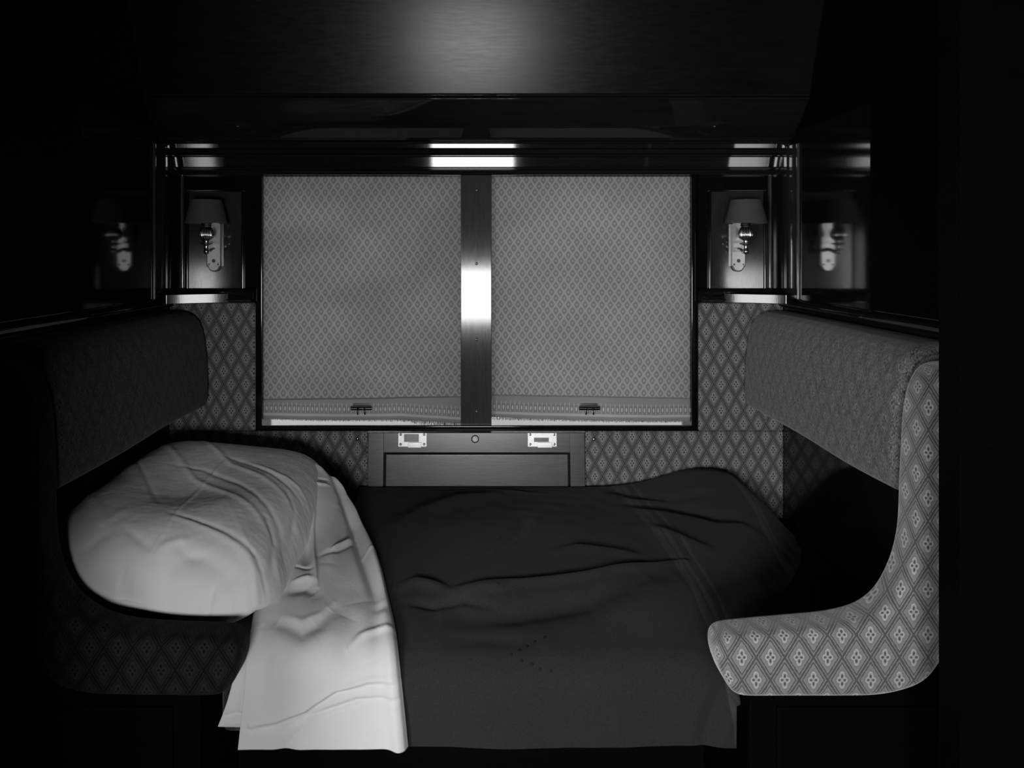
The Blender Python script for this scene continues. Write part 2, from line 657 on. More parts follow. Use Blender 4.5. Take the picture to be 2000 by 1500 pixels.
# ---------------------------------------------------------------- window
win = bpy.data.objects.new('window_1', None)
C.objects.link(win)
win.location = (0, YB, WZ0)
win['kind'] = 'structure'
fw = 0.0165
bm = bmesh.new()
FX0, FX1, FZ0 = P(511.5, 0, 2.066)[0], P(1351, 0, 2.066)[0], P(0, 832, 2.066)[2]
for b in ((FX0 - fw, FX0, 2.066, 2.074, FZ0 - .010, WZ1 + .002), (FX1, FX1 + .0125, 2.066, 2.074, FZ0 - .010, WZ1 + .002),
          (WX0 - .006, WX0 - .0005, 2.072, YB, FZ0 - .010, WZ1), (WX1 + .0005, WX1 + .0025, 2.072, YB, FZ0 - .010, WZ1),
          (FX0, FX1, 2.066, 2.080, FZ0 - .010, FZ0), (WX0, WX1, 2.105, 2.19, WZ1, WZ1 + 0.01)):
    box_bm(bm, *b, 0.0025)
from_bm('window_frame', bm, mats['gloss_black'], win)
mx0, mx1 = (900 - 930) / F * 2.082, (960 - 930) / F * 2.082
mull = box('mullion', mx0, mx1, 2.080, 2.19, WZ0, WZ1 + .001, mats['wood_upright'], win, bev=0.0015)
for py in (515, 663, 804, 371):
    bm = bmesh.new()
    lathe_bm(bm, [(0.0045, 0.0), (0.0042, -0.0012), (0.0025, -0.002), (0.0001, -0.0022)], P(931, py, 2.08)[0], 2.0805, P(931, py, 2.08)[2], 20, 'y')
    box_bm(bm, P(931, py, 2.08)[0] - .0036, P(931, py, 2.08)[0] + .0036, 2.0782, 2.079, P(931, py, 2.08)[2] - .0005, P(931, py, 2.08)[2] + .0005)
    from_bm('screw', bm, mats['dark_metal'], win)
box('window_pane', WX0, WX1, 2.165, 2.169, WZ0, WZ1, mats['glass'], win, bev=0)


def make_blind(px0, px1, topy, bot, label, hx, gap):
    """topy/bot: functions px -> py of the top line of the border and of the lower edge"""
    YD = 2.118
    t = thing('window_blind', label, 'window blind', P((px0 + px1) / 2, 344, YD), 'blinds over the window')
    x0, x1 = P(px0, 0, YD)[0] - .004, P(px1, 0, YD)[0] + .004
    n = 120
    xs = np.linspace(x0, x1, n)
    ztop = WZ1 + 0.004
    pxs = 930 + xs / YD * F
    zb = np.array([CAMZ - (topy(p) - 490) / F * YD for p in pxs])
    zlap = zb - 0.004
    ze = np.array([CAMZ - (bot(p) - 490) / F * YD for p in pxs])
    rip = 0.0012 * np.sin(xs * 23) + 0.001 * np.sin(xs * 51 + 1)
    rows = 60
    T = np.linspace(0, 1, rows)[:, None]
    Z = ztop + (zlap - ztop)[None, :] * T
    V = np.stack([np.broadcast_to(xs, Z.shape), YD + rip[None, :] * T + 0 * Z, Z], -1)
    UV = np.stack([V[..., 0], V[..., 2] + (zb.mean() - zb)[None, :] * T], -1)
    grid_obj('blind_cloth', V, mats['blind'], t, UV)
    rows = 14
    T = np.linspace(0, 1, rows)[:, None]
    Z = zb + (ze - zb)[None, :] * T
    V = np.stack([np.broadcast_to(xs, Z.shape), YD - 0.0015 - 0.003 * np.sin(T * PI) + rip[None, :] + 0 * Z, Z], -1)
    UV = np.stack([V[..., 0], (V[..., 2] - ze[None, :])], -1)
    grid_obj('blind_border', V, mats['blind_border'], t, UV)
    # loose thread ends below the hem
    bm = bmesh.new()
    r = random.Random(int(px0))
    x = x0
    while x < x1:
        wd = r.uniform(0.0006, 0.0018)
        p = 930 + x / YD * F
        ln = gap(p) * r.uniform(0.35, 1.0) / F * YD
        ze0 = CAMZ - (bot(p) - 490) / F * YD
        s = r.uniform(-0.001, 0.001)
        y = YD - 0.0015 + r.uniform(-.001, .001)
        vs = [bm.verts.new(c) for c in ((x, y, ze0 + .002), (x + wd, y - .0006, ze0 + .002), (x + wd + s, y - .0006, ze0 - ln * .8), (x + wd / 2 + s, y, ze0 - ln),
                                       (x + s, y, ze0 - ln * .7))]
        bm.faces.new(vs)
        x += wd * r.uniform(0.6, 1.5)
    fr = from_bm('thread_fringe', bm, mats['blind_border'], t, smooth=False)
    fr['kind'] = 'stuff'
    # sprung pull handle: a tube with two finger prongs
    hc = P(hx, 797, YD - 0.012)
    bm = bmesh.new()
    lathe_bm(bm, [(0.006, -0.0335), (0.0075, -0.0325), (0.0075, 0.0325), (0.006, 0.0335)], hc[0], hc[1], hc[2], 24, 'x')
    h = from_bm('pull_handle', bm, mats['brushed'], t)
    for dx in (-0.010, 0.011):
        bm = bmesh.new()
        tube_bm(bm, [(hc[0] + dx, hc[1] - .006, hc[2] + .002), (hc[0] + dx, hc[1] - .011, hc[2] - .004),
                     (hc[0] + dx * 1.05, hc[1] - .010, hc[2] - .012), (hc[0] + dx * 1.1, hc[1] - .004, hc[2] - .019)], 0.0024, 10)
        from_bm('prong', bm, mats['dark_metal'], t)
    bm = bmesh.new()
    box_bm(bm, hc[0] - .027, hc[0] + .027, YD - .006, YD - .001, hc[2] + .004, hc[2] + .0135, .002)
    from_bm('handle_backing', bm, mats['dark_metal'], t)
    return t


def lerp(x, xs, ys):
    return float(np.interp(x, xs, ys))


make_blind(511, 901, lambda p: lerp(p, [511, 700, 900], [778.5, 777, 773]), lambda p: lerp(p, [511, 640, 780, 830, 901], [817, 820, 819, 822, 826]),
           'figured window blind left of the mullion, hem drooping to the sill at its right corner', 706,
           lambda p: lerp(p, [511, 700, 800, 825, 901], [3, 4, 6, 10, 10]))
make_blind(959, 1351, lambda p: lerp(p, [959, 1150, 1351], [770, 773, 777]), lambda p: lerp(p, [959, 1000, 1150, 1280, 1351], [814, 816, 820, 822, 821]),
           'figured window blind right of the mullion, bright daylight strip under its whole hem', 1151,
           lambda p: lerp(p, [959, 1100, 1351], [7, 5, 4]))

# ---------------------------------------------------------------- upholstered wall cloth around the window
def cloth_panel(px0, px1, py0, py1, label, stud=None):
    x0, x1, z1, z0 = wx(px0), wx(px1), wz(py0), wz(py1)
    t = thing('upholstered_panel', label, 'wall panel', ((x0 + x1) / 2, YB, z0), 'moquette panels on the window wall')
    bm = bmesh.new()
    box_bm(bm, x0, x1, 2.086, YB, z0, z1, 0.006, 3)
    from_bm('cloth', bm, mats['moq_panel'], t, uv=planar)
    if stud:
        p = P(stud[0], stud[1], 2.082)
        bm = bmesh.new()
        lathe_bm(bm, [(0.0075, 0.004), (0.0075, 0.001), (0.0055, -0.0022), (0.0025, -0.0036), (0.0001, -0.004)], p[0], 2.084, p[2], 24, 'y')
        from_bm('stud', bm, mats['brass'], t)
    return t


cloth_panel(333, 501, 591, 840, 'upper moquette wall panel between the left bolster and the window')
cloth_panel(1362, 1527, 591, 840, 'upper moquette wall panel between the window and the right bolster')
cloth_panel(333, 720, 840.5, 1010, 'low moquette wall panel under the window, behind the pillow', (698, 857))
cloth_panel(1141, 1527, 840.5, 1010, 'low moquette wall panel under the window, behind the blanket hump', (1160, 858))
# cloth strips directly under the window frame are the same low panels' top band
for (a, b, lab) in ((503, 720, 'narrow moquette band directly under the left half of the window'),
                    (1141, 1362, 'narrow moquette band directly under the right half of the window')):
    pass

# ---------------------------------------------------------------- wooden board under the window
t = thing('wainscot_board', 'polished wooden board under the window with two metal sockets and a button', 'wall panel', (0, YB, wz(1000)))
x0, x1, z1, z0 = wx(721), wx(1140), wz(840), wz(1000)
ix0, ix1, iz1 = wx(751), wx(1112), wz(880)
bm = bmesh.new()
for b in ((x0, ix0, 2.080, YB, z0, z1), (ix1, x1, 2.080, YB, z0, z1), (ix0, ix1, 2.080, YB, iz1, z1)):
    box_bm(bm, *b, 0.0012)
from_bm('board_frame', bm, mats['wood_panel'], t)
box('inset_panel', ix0 + .005, ix1 - .005, 2.083, YB, z0, iz1 - .005, mats['wood_panel'], t, bev=0.004, seg=3)
bm = bmesh.new()
box_bm(bm, ix0, ix1, 2.094, YB, z0, iz1)
from_bm('groove', bm, mats['hole'], t)
for k, (a, b, hx0, hx1, hy0, hy1, lx0, lx1) in enumerate(((778, 833, 789, 818, 848, 863, 797, 823), (1031, 1087, 1043, 1072, 855, 863, 1050, 1078))):
    bm = bmesh.new()
    yf = 2.078
    X = lambda p: P(p, 0, yf)[0]
    Z = lambda p: P(0, p, yf)[2]
    for bb in ((a, hx0, 844, 872), (hx1, b, 844, 872), (hx0, hx1, 844, hy0), (hx0, hx1, hy1, 872)):
        box_bm(bm, X(bb[0]), X(bb[1]), yf - .0015, 2.0815, Z(bb[3]), Z(bb[2]), 0.0)
    pl = from_bm('socket_plate', bm, mats['nickel'], t)
    bm = bmesh.new()
    box_bm(bm, X(hx0), X(hx1), 2.0795, 2.0815, Z(hy1), Z(hy0))
    sl = from_bm('slot', bm, mats['dark_metal'], pl)
    box('lip', X(lx0), X(lx1), yf - .006, yf - .001, Z(873.5), Z(863.5), mats['nickel'], pl, bev=.001)
    for (sx, sy) in ((a + 4.5, 849), (b - 4.5, 849), (a + 4.5, 867.5), (b - 4.5, 867.5)):
        bm = bmesh.new()
        lathe_bm(bm, [(0.0040, 0.0), (0.0038, -0.0012), (0.002, -0.002), (0.0001, -0.0022)], X(sx), yf - .0015, Z(sy), 20, 'y')
        box_bm(bm, X(sx) - .0032, X(sx) + .0032, yf - .0042, yf - .0035, Z(sy) - .0005, Z(sy) + .0005)
        from_bm('screw', bm, mats['brass'], pl)
bp = P(928, 858, 2.078)
bm = bmesh.new()
lathe_bm(bm, [(0.0120, 0.003), (0.0120, -0.0005), (0.0100, -0.002), (0.0092, 0.0)], bp[0], 2.079, bp[2], 32, 'y')
ring = from_bm('bell_push', bm, mats['dark_metal'], t)
bm = bmesh.new()
lathe_bm(bm, [(0.0086, 0.003), (0.0086, -0.001), (0.006, -0.003), (0.0001, -0.0036)], bp[0], 2.079, bp[2], 32, 'y')
from_bm('push_button', bm, mats['ivory'], ring)
bpy.context.view_layer.update()
for o_ in [c for c in bpy.data.objects if c.parent == t] + [c for c in bpy.data.objects if c.parent and c.parent.parent == t]:
    for v in o_.data.vertices:          # the board leans out a little toward its foot
        v.co.y -= (z1 - (v.co.z + z0)) * 0.085 - 0.004
# thin sill bead between window frame and board
S(profile_x('trim_5', [(2.10, wz(840)), (2.066, wz(840)), (2.062, wz(839.5)), (2.066, wz(838.5)), (2.10, wz(838.5))], wx(721), wx(1140), mats['wood_panel']))

# ---------------------------------------------------------------- corner boards, ledges and mouldings
def mirror_pts(pts, s):
    return [(s * x, y) for x, y in pts]


for s, nm in ((-1, 'left'), (1, 'right')):
    # ledge under the wooden corner boards: along the window wall, then along the side wall
    bm = bmesh.new()
    a, b = sorted((s * 0.690, s * XW))
    prof = [(2.10, 1.162), (2.080, 1.162), (2.066, 1.150), (2.048, 1.137), (2.044, 1.130), (2.050, 1.124), (2.10, 1.122)]
    A = [bm.verts.new((a, y, z)) for y, z in prof]
    B = [bm.verts.new((b, y, z)) for y, z in prof]
    for i in range(len(prof)):
        j = (i + 1) % len(prof)
        bm.faces.new((A[i], A[j], B[j], B[i]))
    bm.faces.new(A)
    bm.faces.new(B)
    S(from_bm('trim_%d' % (6 if s < 0 else 7), bm, mats['wood_h'], ang=50))
    bm = bmesh.new()
    prof = [(0, 1.135), (0.010, 1.135), (0.026, 1.126), (0.028, 1.116), (0.022, 1.108), (0, 1.106)]
    A = [bm.verts.new((s * (XW - d), 1.14, z)) for d, z in prof]
    B = [bm.verts.new((s * (XW - d), 2.06, z)) for d, z in prof]
    for i in range(len(prof)):
        j = (i + 1) % len(prof)
        bm.faces.new((A[i], A[j], B[j], B[i]))
    bm.faces.new(A)
    bm.faces.new(B)
    S(from_bm('trim_%d' % (8 if s < 0 else 9), bm, mats['wood_h'], ang=50))
    # hollow-curved ledge block filling the corner
    cur = []
    xx, yy = 0.760, 2.046
    while xx < 0.934:
        cur.append((xx, yy))
        yaw = math.radians(13.3 + 12.5 * (xx - 0.760) / 0.17)
        xx += 0.006
        yy -= 0.006 * math.tan(yaw)
    cur += [(XW + .001, yy), (XW + .001, 2.10), (0.760, 2.10)]
    bm = bmesh.new()
    A = [bm.verts.new((s * x, y, 1.1225)) for x, y in cur]
    B = [bm.verts.new((s * x, y, 1.148)) for x, y in cur]
    for i in range(len(cur)):
        j = (i + 1) % len(cur)
        bm.faces.new((A[i], A[j], B[j], B[i]))
    for ring_ in (A, B):
        f = bm.faces.new(ring_)
        bmesh.ops.triangulate(bm, faces=[f], ngon_method='EAR_CLIP')
    S(from_bm('trim_%d' % (20 if s < 0 else 21), bm, mats['wood_black'], ang=50))
    # raised surround of the sconce board
    cx = s * 0.8195
    l, r_, tp, bt = cx - 0.0835, cx + 0.0835, wz(374), wz(573)
    bm = bmesh.new()
    for bb in ((l - .006, l, bt, tp), (r_, r_ + .006, bt, tp), (l - .006, r_ + .006, tp, tp + .006), (l - .006, r_ + .006, bt - .006, bt)):
        box_bm(bm, bb[0], bb[1], 2.090, YB, bb[2], bb[3], 0.002)
    S(from_bm('trim_%d' % (10 if s < 0 else 11), bm, mats['gloss_black']))
    S(box('trim_%d' % (12 if s < 0 else 13), l + .001, r_ - .001, 2.0975, YB + .001, bt + .001, tp - .001, mats['wood_sconce'], bev=0))
    # upright mouldings in the corner
    bm = bmesh.new()
    q0, q1 = sorted((s * 0.916, s * 0.924))
    box_bm(bm, q0, q1, 2.085, YB, 1.162, 1.55, .003)
    q0, q1 = sorted((s * (XW - .007), s * XW))
    box_bm(bm, q0, q1, 1.980, 1.990, 1.135, 1.60, .002)
    S(from_bm('trim_%d' % (14 if s < 0 else 15), bm, mats['wood_upright']))
    bm = bmesh.new()
    ring = [(XW + .002, 2.098), (XW - .0005, 2.0975)] + [(XW - .0005 - .0065 * (1 - ((y - 2.045) / .052) ** 2), y) for y in np.linspace(2.097, 1.993, 21)] + [(XW + .002, 1.993)]
    A = [bm.verts.new((s * x, y, 1.136)) for x, y in ring]
    B = [bm.verts.new((s * x, y, 1.60)) for x, y in ring]
    for i in range(len(ring)):
        j = (i + 1) % len(ring)
        bm.faces.new((A[i], A[j], B[j], B[i]))
    bm.faces.new(A)
    bm.faces.new(B)
    S(from_bm('trim_%d' % (16 if s < 0 else 17), bm, mats['wood_post'], ang=30))


# ---------------------------------------------------------------- sconces
def make_sconce(s, label):
    cx = s * 0.8200
    t = thing('wall_sconce', label, 'wall lamp', (cx, 2.0975, 1.216), 'sconces either side of the window')
    # back plate with ogee foot, with raised side flanges
    z0, z1, hw = 1.216, 1.405, 0.0235
    out = [(-hw, z1), (-hw, z0 + .016), (-hw + .004, z0 + .0145), (-hw + .008, z0 + .007)]
    for i in range(1, 10):
        a = PI + PI * i / 10
        out.append((0.0155 * math.cos(a), z0 + .009 + 0.010 * math.sin(a)))
    out += [(hw - .008, z0 + .007), (hw - .004, z0 + .0145), (hw, z0 + .016), (hw, z1)]
    bm = bmesh.new()
    vs = [bm.verts.new((cx + a, 2.086, b)) for a, b in out]
    f = bm.faces.new(vs)
    r = bmesh.ops.extrude_face_region(bm, geom=[f])
    for v in r['geom']:
        if isinstance(v, bmesh.types.BMVert):
            v.co.y = 2.0975
    ed = [e for e in bm.edges if all(abs(v.co.y - 2.086) < 1e-5 for v in e.verts)]
    bmesh.ops.bevel(bm, geom=ed, offset=0.0035, segments=1, profile=0.5, affect='EDGES')
    from_bm('back_plate', bm, mats['brass_plate'], t, ang=20)
    for (dx, dz) in ((-.0145, .0215), (.0145, .0215)):
        bm = bmesh.new()
        lathe_bm(bm, [(0.0034, 0.001), (0.0032, -0.001), (0.0018, -0.0022), (0.0001, -0.0025)], cx + dx, 2.0862, z0 + dz, 16, 'y')
        from_bm('screw', bm, mats['brass'], t)
    bm = bmesh.new()
    lathe_bm(bm, [(0.0058, 0.001), (0.0058, -0.0012), (0.0001, -0.0013)], cx, 2.0862, z0 + .033, 20, 'y')
    from_bm('keyhole_disc', bm, mats['dark_metal'], t)
    by = 2.030
    # arm
    bm = bmesh.new()
    tube_bm(bm, [(cx, 2.088, 1.285), (cx, 2.07, 1.283), (cx, 2.05, 1.277), (cx, by, 1.276)], 0.0055, 16)
    from_bm('bracket_arm', bm, mats['dark_metal'], t)
    # turned and fluted lamp holder
    bm = bmesh.new()
    prof = [(0.001, -0.0), (0.006, 0.001), (0.0088, 0.006), (0.0088, 0.010), (0.0066, 0.015), (0.0062, 0.022), (0.0075, 0.027), (0.0195, 0.031),
            (0.0200, 0.033), (0.0080, 0.036), (0.0080, 0.040), (0.0150, 0.045), (0.0205, 0.051), (0.0225, 0.058), (0.0215, 0.068), (0.0180, 0.077),
            (0.0145, 0.083), (0.0170, 0.086), (0.0150, 0.089), (0.0165, 0.092), (0.0120, 0.096), (0.0100, 0.100)]
    lathe_bm(bm, prof, cx, by, 1.270, 96, 'z', flute=(0.042, 0.082, 16, 0.16))
    from_bm('lamp_holder', bm, mats['brass'], t, ang=50)
    # shade
    bm = bmesh.new()
    n = 64
    R = []
    prof = [(0.0605, 1.3630), (0.0612, 1.3650), (0.0610, 1.3685), (0.0600, 1.3700), (0.0450, 1.432), (0.0443, 1.4345), (0.0425, 1.4345), (0.0428, 1.432), (0.0580, 1.3695), (0.0590, 1.3630)]
    for (rr, z) in prof:
        R.append([bm.verts.new((cx + rr * math.cos(2 * PI * i / n), by + rr * math.sin(2 * PI * i / n), z)) for i in range(n)])
    R.append(R[0])
    for a, b in zip(R, R[1:]):
        for i in range(n):
            j = (i + 1) % n
            bm.faces.new((a[i], a[j], b[j], b[i]))
    from_bm('lamp_shade', bm, mats['shade'], t, ang=40)
    bm = bmesh.new()
    lathe_bm(bm, [(0.010, 1.434), (0.009, 1.437), (0.005, 1.439), (0.0001, 1.4395)], cx, by, 0, 20, 'z')
    for k in range(3):
        a = 2 * PI * k / 3 + .5
        tube_bm(bm, [(cx, by, 1.434), (cx + .044 * math.cos(a), by + .044 * math.sin(a), 1.4335)], 0.0012, 6)
    from_bm('shade_carrier', bm, mats['brass'], t)
    bm = bmesh.new()
    lathe_bm(bm, [(0.009, 1.365), (0.016, 1.377), (0.021, 1.392), (0.021, 1.404), (0.016, 1.418), (0.006, 1.426), (0.0001, 1.428)], cx, by, 0, 28, 'z')
    from_bm('bulb', bm, mats['linen'], t)
    return t


make_sconce(-1, 'shaded brass wall lamp on the dark board left of the window')
make_sconce(1, 'shaded brass wall lamp on the dark board right of the window')


# ---------------------------------------------------------------- sofas either side: bolster, end arm, base
def smooth_closed(pts, n=6):
    """Catmull-Rom through a closed outline"""
    P_ = [Vector(p) for p in pts]
    out = []
    m = len(P_)
    for i in range(m):
        p0, p1, p2, p3 = P_[i - 1], P_[i], P_[(i + 1) % m], P_[(i + 2) % m]
        for k in range(n):
            t = k / n
            out.append(0.5 * ((2 * p1) + (-p0 + p2) * t + (2 * p0 - 5 * p1 + 4 * p2 - p3) * t * t + (-p0 + 3 * p1 - 3 * p2 + p3) * t ** 3))
    return out


def puffy_slab(name, outline, y0, y1, m, parent, rnd, puff, side_uv=True):
    """a rounded upholstered slab: outline in x, z (closed, fine), rounded rims, slightly domed faces"""
    n = len(outline)
    O = [Vector((p[0], p[1])) for p in outline]
    # inward normals
    area = sum(O[i].x * O[(i + 1) % n].y - O[(i + 1) % n].x * O[i].y for i in range(n))
    sg = 1 if area > 0 else -1
    N = []
    for i in range(n):
        t_ = (O[(i + 1) % n] - O[i - 1]).normalized()
        N.append(Vector((-t_.y, t_.x)) * sg)
    arc = [0]
    for i in range(n):
        arc.append(arc[-1] + (O[(i + 1) % n] - O[i]).length)
    rings = []
    segs = 7
    for k in range(segs + 1):
        a = PI / 2 * k / segs
        rings.append((rnd * (1 - math.sin(a)), y0 + rnd * (1 - math.cos(a)), a))
    rings_b = [(ins, y1 - (y - y0), a) for ins, y, a in reversed(rings)]
    bm = bmesh.new()
    uvl = bm.loops.layers.uv.new('UVMap')
    RV = []
    for ins, y, a in rings + rings_b:
        RV.append([bm.verts.new((O[i].x + N[i].x * ins, y, O[i].y + N[i].y * ins)) for i in range(n)])
    faces = []
    for r in range(len(RV) - 1):
        for i in range(n):
            j = (i + 1) % n
            f = bm.faces.new((RV[r][i], RV[r][j], RV[r + 1][j], RV[r + 1][i]))
            for lo, (ri, ii, aa) in zip(f.loops, ((r, i, arc[i]), (r, j, arc[i + 1]), (r + 1, j, arc[i + 1]), (r + 1, i, arc[i]))):
                co = lo.vert.co
                nx_, nz_ = N[ii]
                dy = co.y - y0
                lo[uvl].uv = (co.x - nx_ * dy * 0.9, co.z - nz_ * dy * 0.9)
    for r, ring_ in ((0, RV[0]), (1, RV[-1])):
        f = bm.faces.new(ring_ if r == 0 else list(reversed(ring_)))
        for lo in f.loops:
            lo[uvl].uv = (lo.vert.co.x, lo.vert.co.z)
        bmesh.ops.triangulate(bm, faces=[f], quad_method='BEAUTY', ngon_method='EAR_CLIP')
    bmesh.ops.recalc_face_normals(bm, faces=bm.faces)
    me = bpy.data.meshes.new(name)
    bm.to_mesh(me)
    bm.free()
    o = link(name, me, m, parent)
    shift(o)
    return o


def arm_outline(s):
    d = 1.250
    pts = [(0, 712), (22, 716), (42, 730), (58, 757), (70, 806), (76, 880), (79, 960), (80, 1030), (85, 1085), (98, 1130), (124, 1176),
           (168, 1210), (225, 1230), (300, 1238), (370, 1241), (430, 1243), (456, 1249), (470, 1264), (473, 1284), (466, 1312), (454, 1336),
           (441, 1351), (420, 1356), (340, 1356), (250, 1355), (180, 1352), (120, 1336), (75, 1300), (35, 1230), (-30, 1170), (-64, 1110),
           (-66, 900), (-66, 730), (-50, 712)]
    if s > 0:
        pts = [(1860, 712), (1838, 716), (1822, 730), (1808, 757), (1797, 806), (1792, 880), (1788, 960), (1785, 1040), (1776, 1090), (1762, 1130),
               (1738, 1172), (1700, 1202), (1640, 1218), (1570, 1225), (1490, 1232), (1430, 1238), (1408, 1244), (1398, 1258), (1399, 1282),
               (1406, 1308), (1418, 1334), (1430, 1351), (1448, 1357), (1540, 1357), (1640, 1357), (1710, 1355), (1770, 1342), (1812, 1318),
               (1850, 1260), (1895, 1185), (1924, 1110), (1926, 900), (1926, 730), (1915, 712)]
    out = []
    for px, py in pts:
        x, y, z = P(px, py, d)
        out.append((x, z))
    c = np.array([tuple(v) for v in smooth_closed(out, 5)])
    c = np.vstack([c, c[:1]])
    L = np.concatenate([[0], np.cumsum(np.hypot(*np.diff(c, axis=0).T))])
    m = 330
    t_ = np.linspace(0, L[-1], m + 1)[:-1]
    c = np.stack([np.interp(t_, L, c[:, 0]), np.interp(t_, L, c[:, 1])], -1)
    for _ in range(7):
        c = 0.5 * c + 0.25 * (np.roll(c, 1, 0) + np.roll(c, -1, 0))
    return [tuple(v) for v in c]


def bolster(s, m, parent):
    prof = [(XW, 1.096), (0.925, 1.097), (0.895, 1.094), (0.872, 1.084), (0.856, 1.066), (0.845, 1.040), (0.838, 1.000), (0.833, 0.950), (0.830, 0.900), (0.829, 0.860),
            (0.830, 0.828), (0.835, 0.810), (0.846, 0.801), (0.870, 0.797), (0.91, 0.797), (XW, 0.798)]
    pr = []
    for i in range(len(prof) - 1):
        for k in range(4):
            t_ = k / 4
            pr.append((prof[i][0] * (1 - t_) + prof[i + 1][0] * t_, prof[i][1] * (1 - t_) + prof[i + 1][1] * t_))
    pr.append(prof[-1])
    arc = np.concatenate([[0], np.cumsum([math.hypot(pr[i + 1][0] - pr[i][0], pr[i + 1][1] - pr[i][1]) for i in range(len(pr) - 1)])])
    y0, y1 = 1.325, 2.080
    rr = 0.022
    ys = [y0 + rr * (1 - math.cos(PI / 2 * k / 6)) for k in range(7)]
    ins = [rr * (1 - math.sin(PI / 2 * k / 6)) for k in range(7)]
    ys2 = list(np.linspace(y0 + rr, y1 - rr, 40))[1:-1]
    Y = ys + ys2 + [y1 - (y - y0) for y in reversed(ys)]
    I = ins + [0] * len(ys2) + list(reversed(ins))
    cx_, cz_ = XW, 0.945
    V = np.zeros((len(Y), len(pr), 3))
    UV = np.zeros((len(Y), len(pr), 2))
    for a, (y, i_) in enumerate(zip(Y, I)):
        sag = 0.004 * math.sin(PI * (y - y0) / (y1 - y0)) + 0.0012 * math.sin(y * 17 + s)
        for b, (x, z) in enumerate(pr):
            L = math.hypot(x - cx_, z - cz_) or 1
            f = max(0.0, 1 - i_ / L)
            xx = cx_ + (x - cx_) * f
            zz = cz_ + (z - cz_) * f
            w_ = min(1.0, (XW - x) / 0.1)
            V[a, b] = (s * min(0.955, xx - sag * w_), y, zz - 0.003 * math.sin(y * 9 + 1) * w_)
            UV[a, b] = (y, arc[b])
    if s < 0:
        V = V[:, ::-1]
        UV = UV[:, ::-1]
    o = grid_obj('bolster', V, m, parent, UV)
    # end caps
    bm = bmesh.new()
    bm.from_mesh(o.data)
    uvl = bm.loops.layers.uv.verify()
    bmesh.ops.holes_fill(bm, edges=[e for e in bm.edges if e.is_boundary], sides=0)
    bmesh.ops.recalc_face_normals(bm, faces=bm.faces)
    for f in bm.faces:
        if len(f.verts) > 4:
            for lo in f.loops:
                lo[uvl].uv = (lo.vert.co.x, lo.vert.co.z)
    bm.to_mesh(o.data)
    bm.free()
    for p in o.data.polygons:
        p.use_smooth = len(p.vertices) == 4
    return o


for s in (-1, 1):
    lab = ('built-in sofa left of the bed, figured plush darkened for shade, the pillow lying in its corner' if s < 0 else
           'built-in sofa right of the bed, figured plush arm and bolster')
    t = thing('sofa', lab, 'sofa', (s * 0.74, 1.65, 0), 'sofas facing across the bed')
    bolster(s, mats['moq_bolster_shaded' if s < 0 else 'moq_bolster'], t)
    puffy_slab('end_arm', arm_outline(s), 1.235, 1.312, mats['moq_arm_shaded' if s < 0 else 'moq_arm'], t, 0.019, 0)
    xin = 0.532 if s < 0 else 0.526
    a, b = sorted((s * xin, s * (XW - .006)))
    bb = box('seat_base', a, b, 1.285, 2.05, 0.0, 0.446, mats['wood_matt'], t, bev=0.004)
    # panel moulding on the front of the base
    a2, b2 = a + .05, b - .05
    bm = bmesh.new()
    for q_ in ((a2, b2, 0.395, 0.405), (a2, b2, 0.06, 0.07), (a2, a2 + .01, 0.07, 0.395), (b2 - .01, b2, 0.07, 0.395)):
        box_bm(bm, q_[0], q_[1], 1.278, 1.285, q_[2], q_[3], .002)
    from_bm('panel_moulding', bm, mats['wood_matt'], t)

# ---------------------------------------------------------------- the bed
bed = thing('berth', 'made-up berth base spanning between the two sofas under the bedding', 'bed', (0, 1.7, 0))
box('berth_frame', -0.50, 0.48, 1.40, 2.05, 0.0, 0.28, mats['wood_matt'], bed, bev=0.004)
box('seat_cushion', -0.528, 0.498, 1.375, 2.05, 0.282, 0.435, mats['moq_seat'], bed, bev=0.02, seg=4, uv=planar)
box('mattress', -0.94, 0.44, 1.52, 2.05, 0.452, 0.500, mats['moq_seat'], bed, bev=0.02, seg=4, uv=planar)

YBK, S0, RR, TH0 = 2.062, 0.690, 0.070, 0.40
LARC = RR * (PI / 2 - TH0)
YF = YBK - S0            # where the top starts to roll over


def sst(a, b, x):
    t_ = np.clip((x - a) / (b - a), 0, 1)
    return t_ * t_ * (3 - 2 * t_)


def ztop(x, y):
    z = 0.547 + 0 * x
    z = z + 0.012 * np.exp(-((x - 0.15) / 0.35) ** 2) * sst(2.06, 1.6, y)
    # sags gently down toward the front edge
    z = z - 0.080 * np.clip((1.80 - y) / 0.40, 0, 1.1) ** 2 * (0.45 + 0.55 * sst(-0.62, -0.40, x))
    # hump near the foot end against the wall
    z = z + 0.062 * np.exp(-((x - 0.70) / 0.17) ** 2 - ((y - 2.02) / 0.16) ** 2)
    z = z + 0.012 * np.exp(-((x - 0.36) / 0.12) ** 2 - ((y - 1.50) / 0.10) ** 2)
    # foot end falls away to the right
    xd = np.interp(y, [1.37, 1.6, 1.92, 2.06], [0.475, 0.62, 0.80, 0.78])
    z = z - 0.115 * sst(-0.03, 0.17, x - xd)
    return z


def bed_surf(x, s, ext=None):
    """x, s arrays -> (X, Y, Z); s runs from the wall to the front and down"""
    y = YBK - np.minimum(s, S0)
    z = ztop(x, y)
    if ext is not None:
        z = z + ext(x, y)
    th = np.clip(TH0 + (s - S0) / RR, TH0, PI / 2)
    Y = y - RR * (np.sin(th) - math.sin(TH0))
    Z = z - RR * (math.cos(TH0) - np.cos(th))
    dn = np.maximum(s - S0 - LARC, 0)
    Z = Z - dn
    Y = Y - 0.02 * dn
    return np.stack([x + 0 * s, Y, Z], -1)


_cache = {}


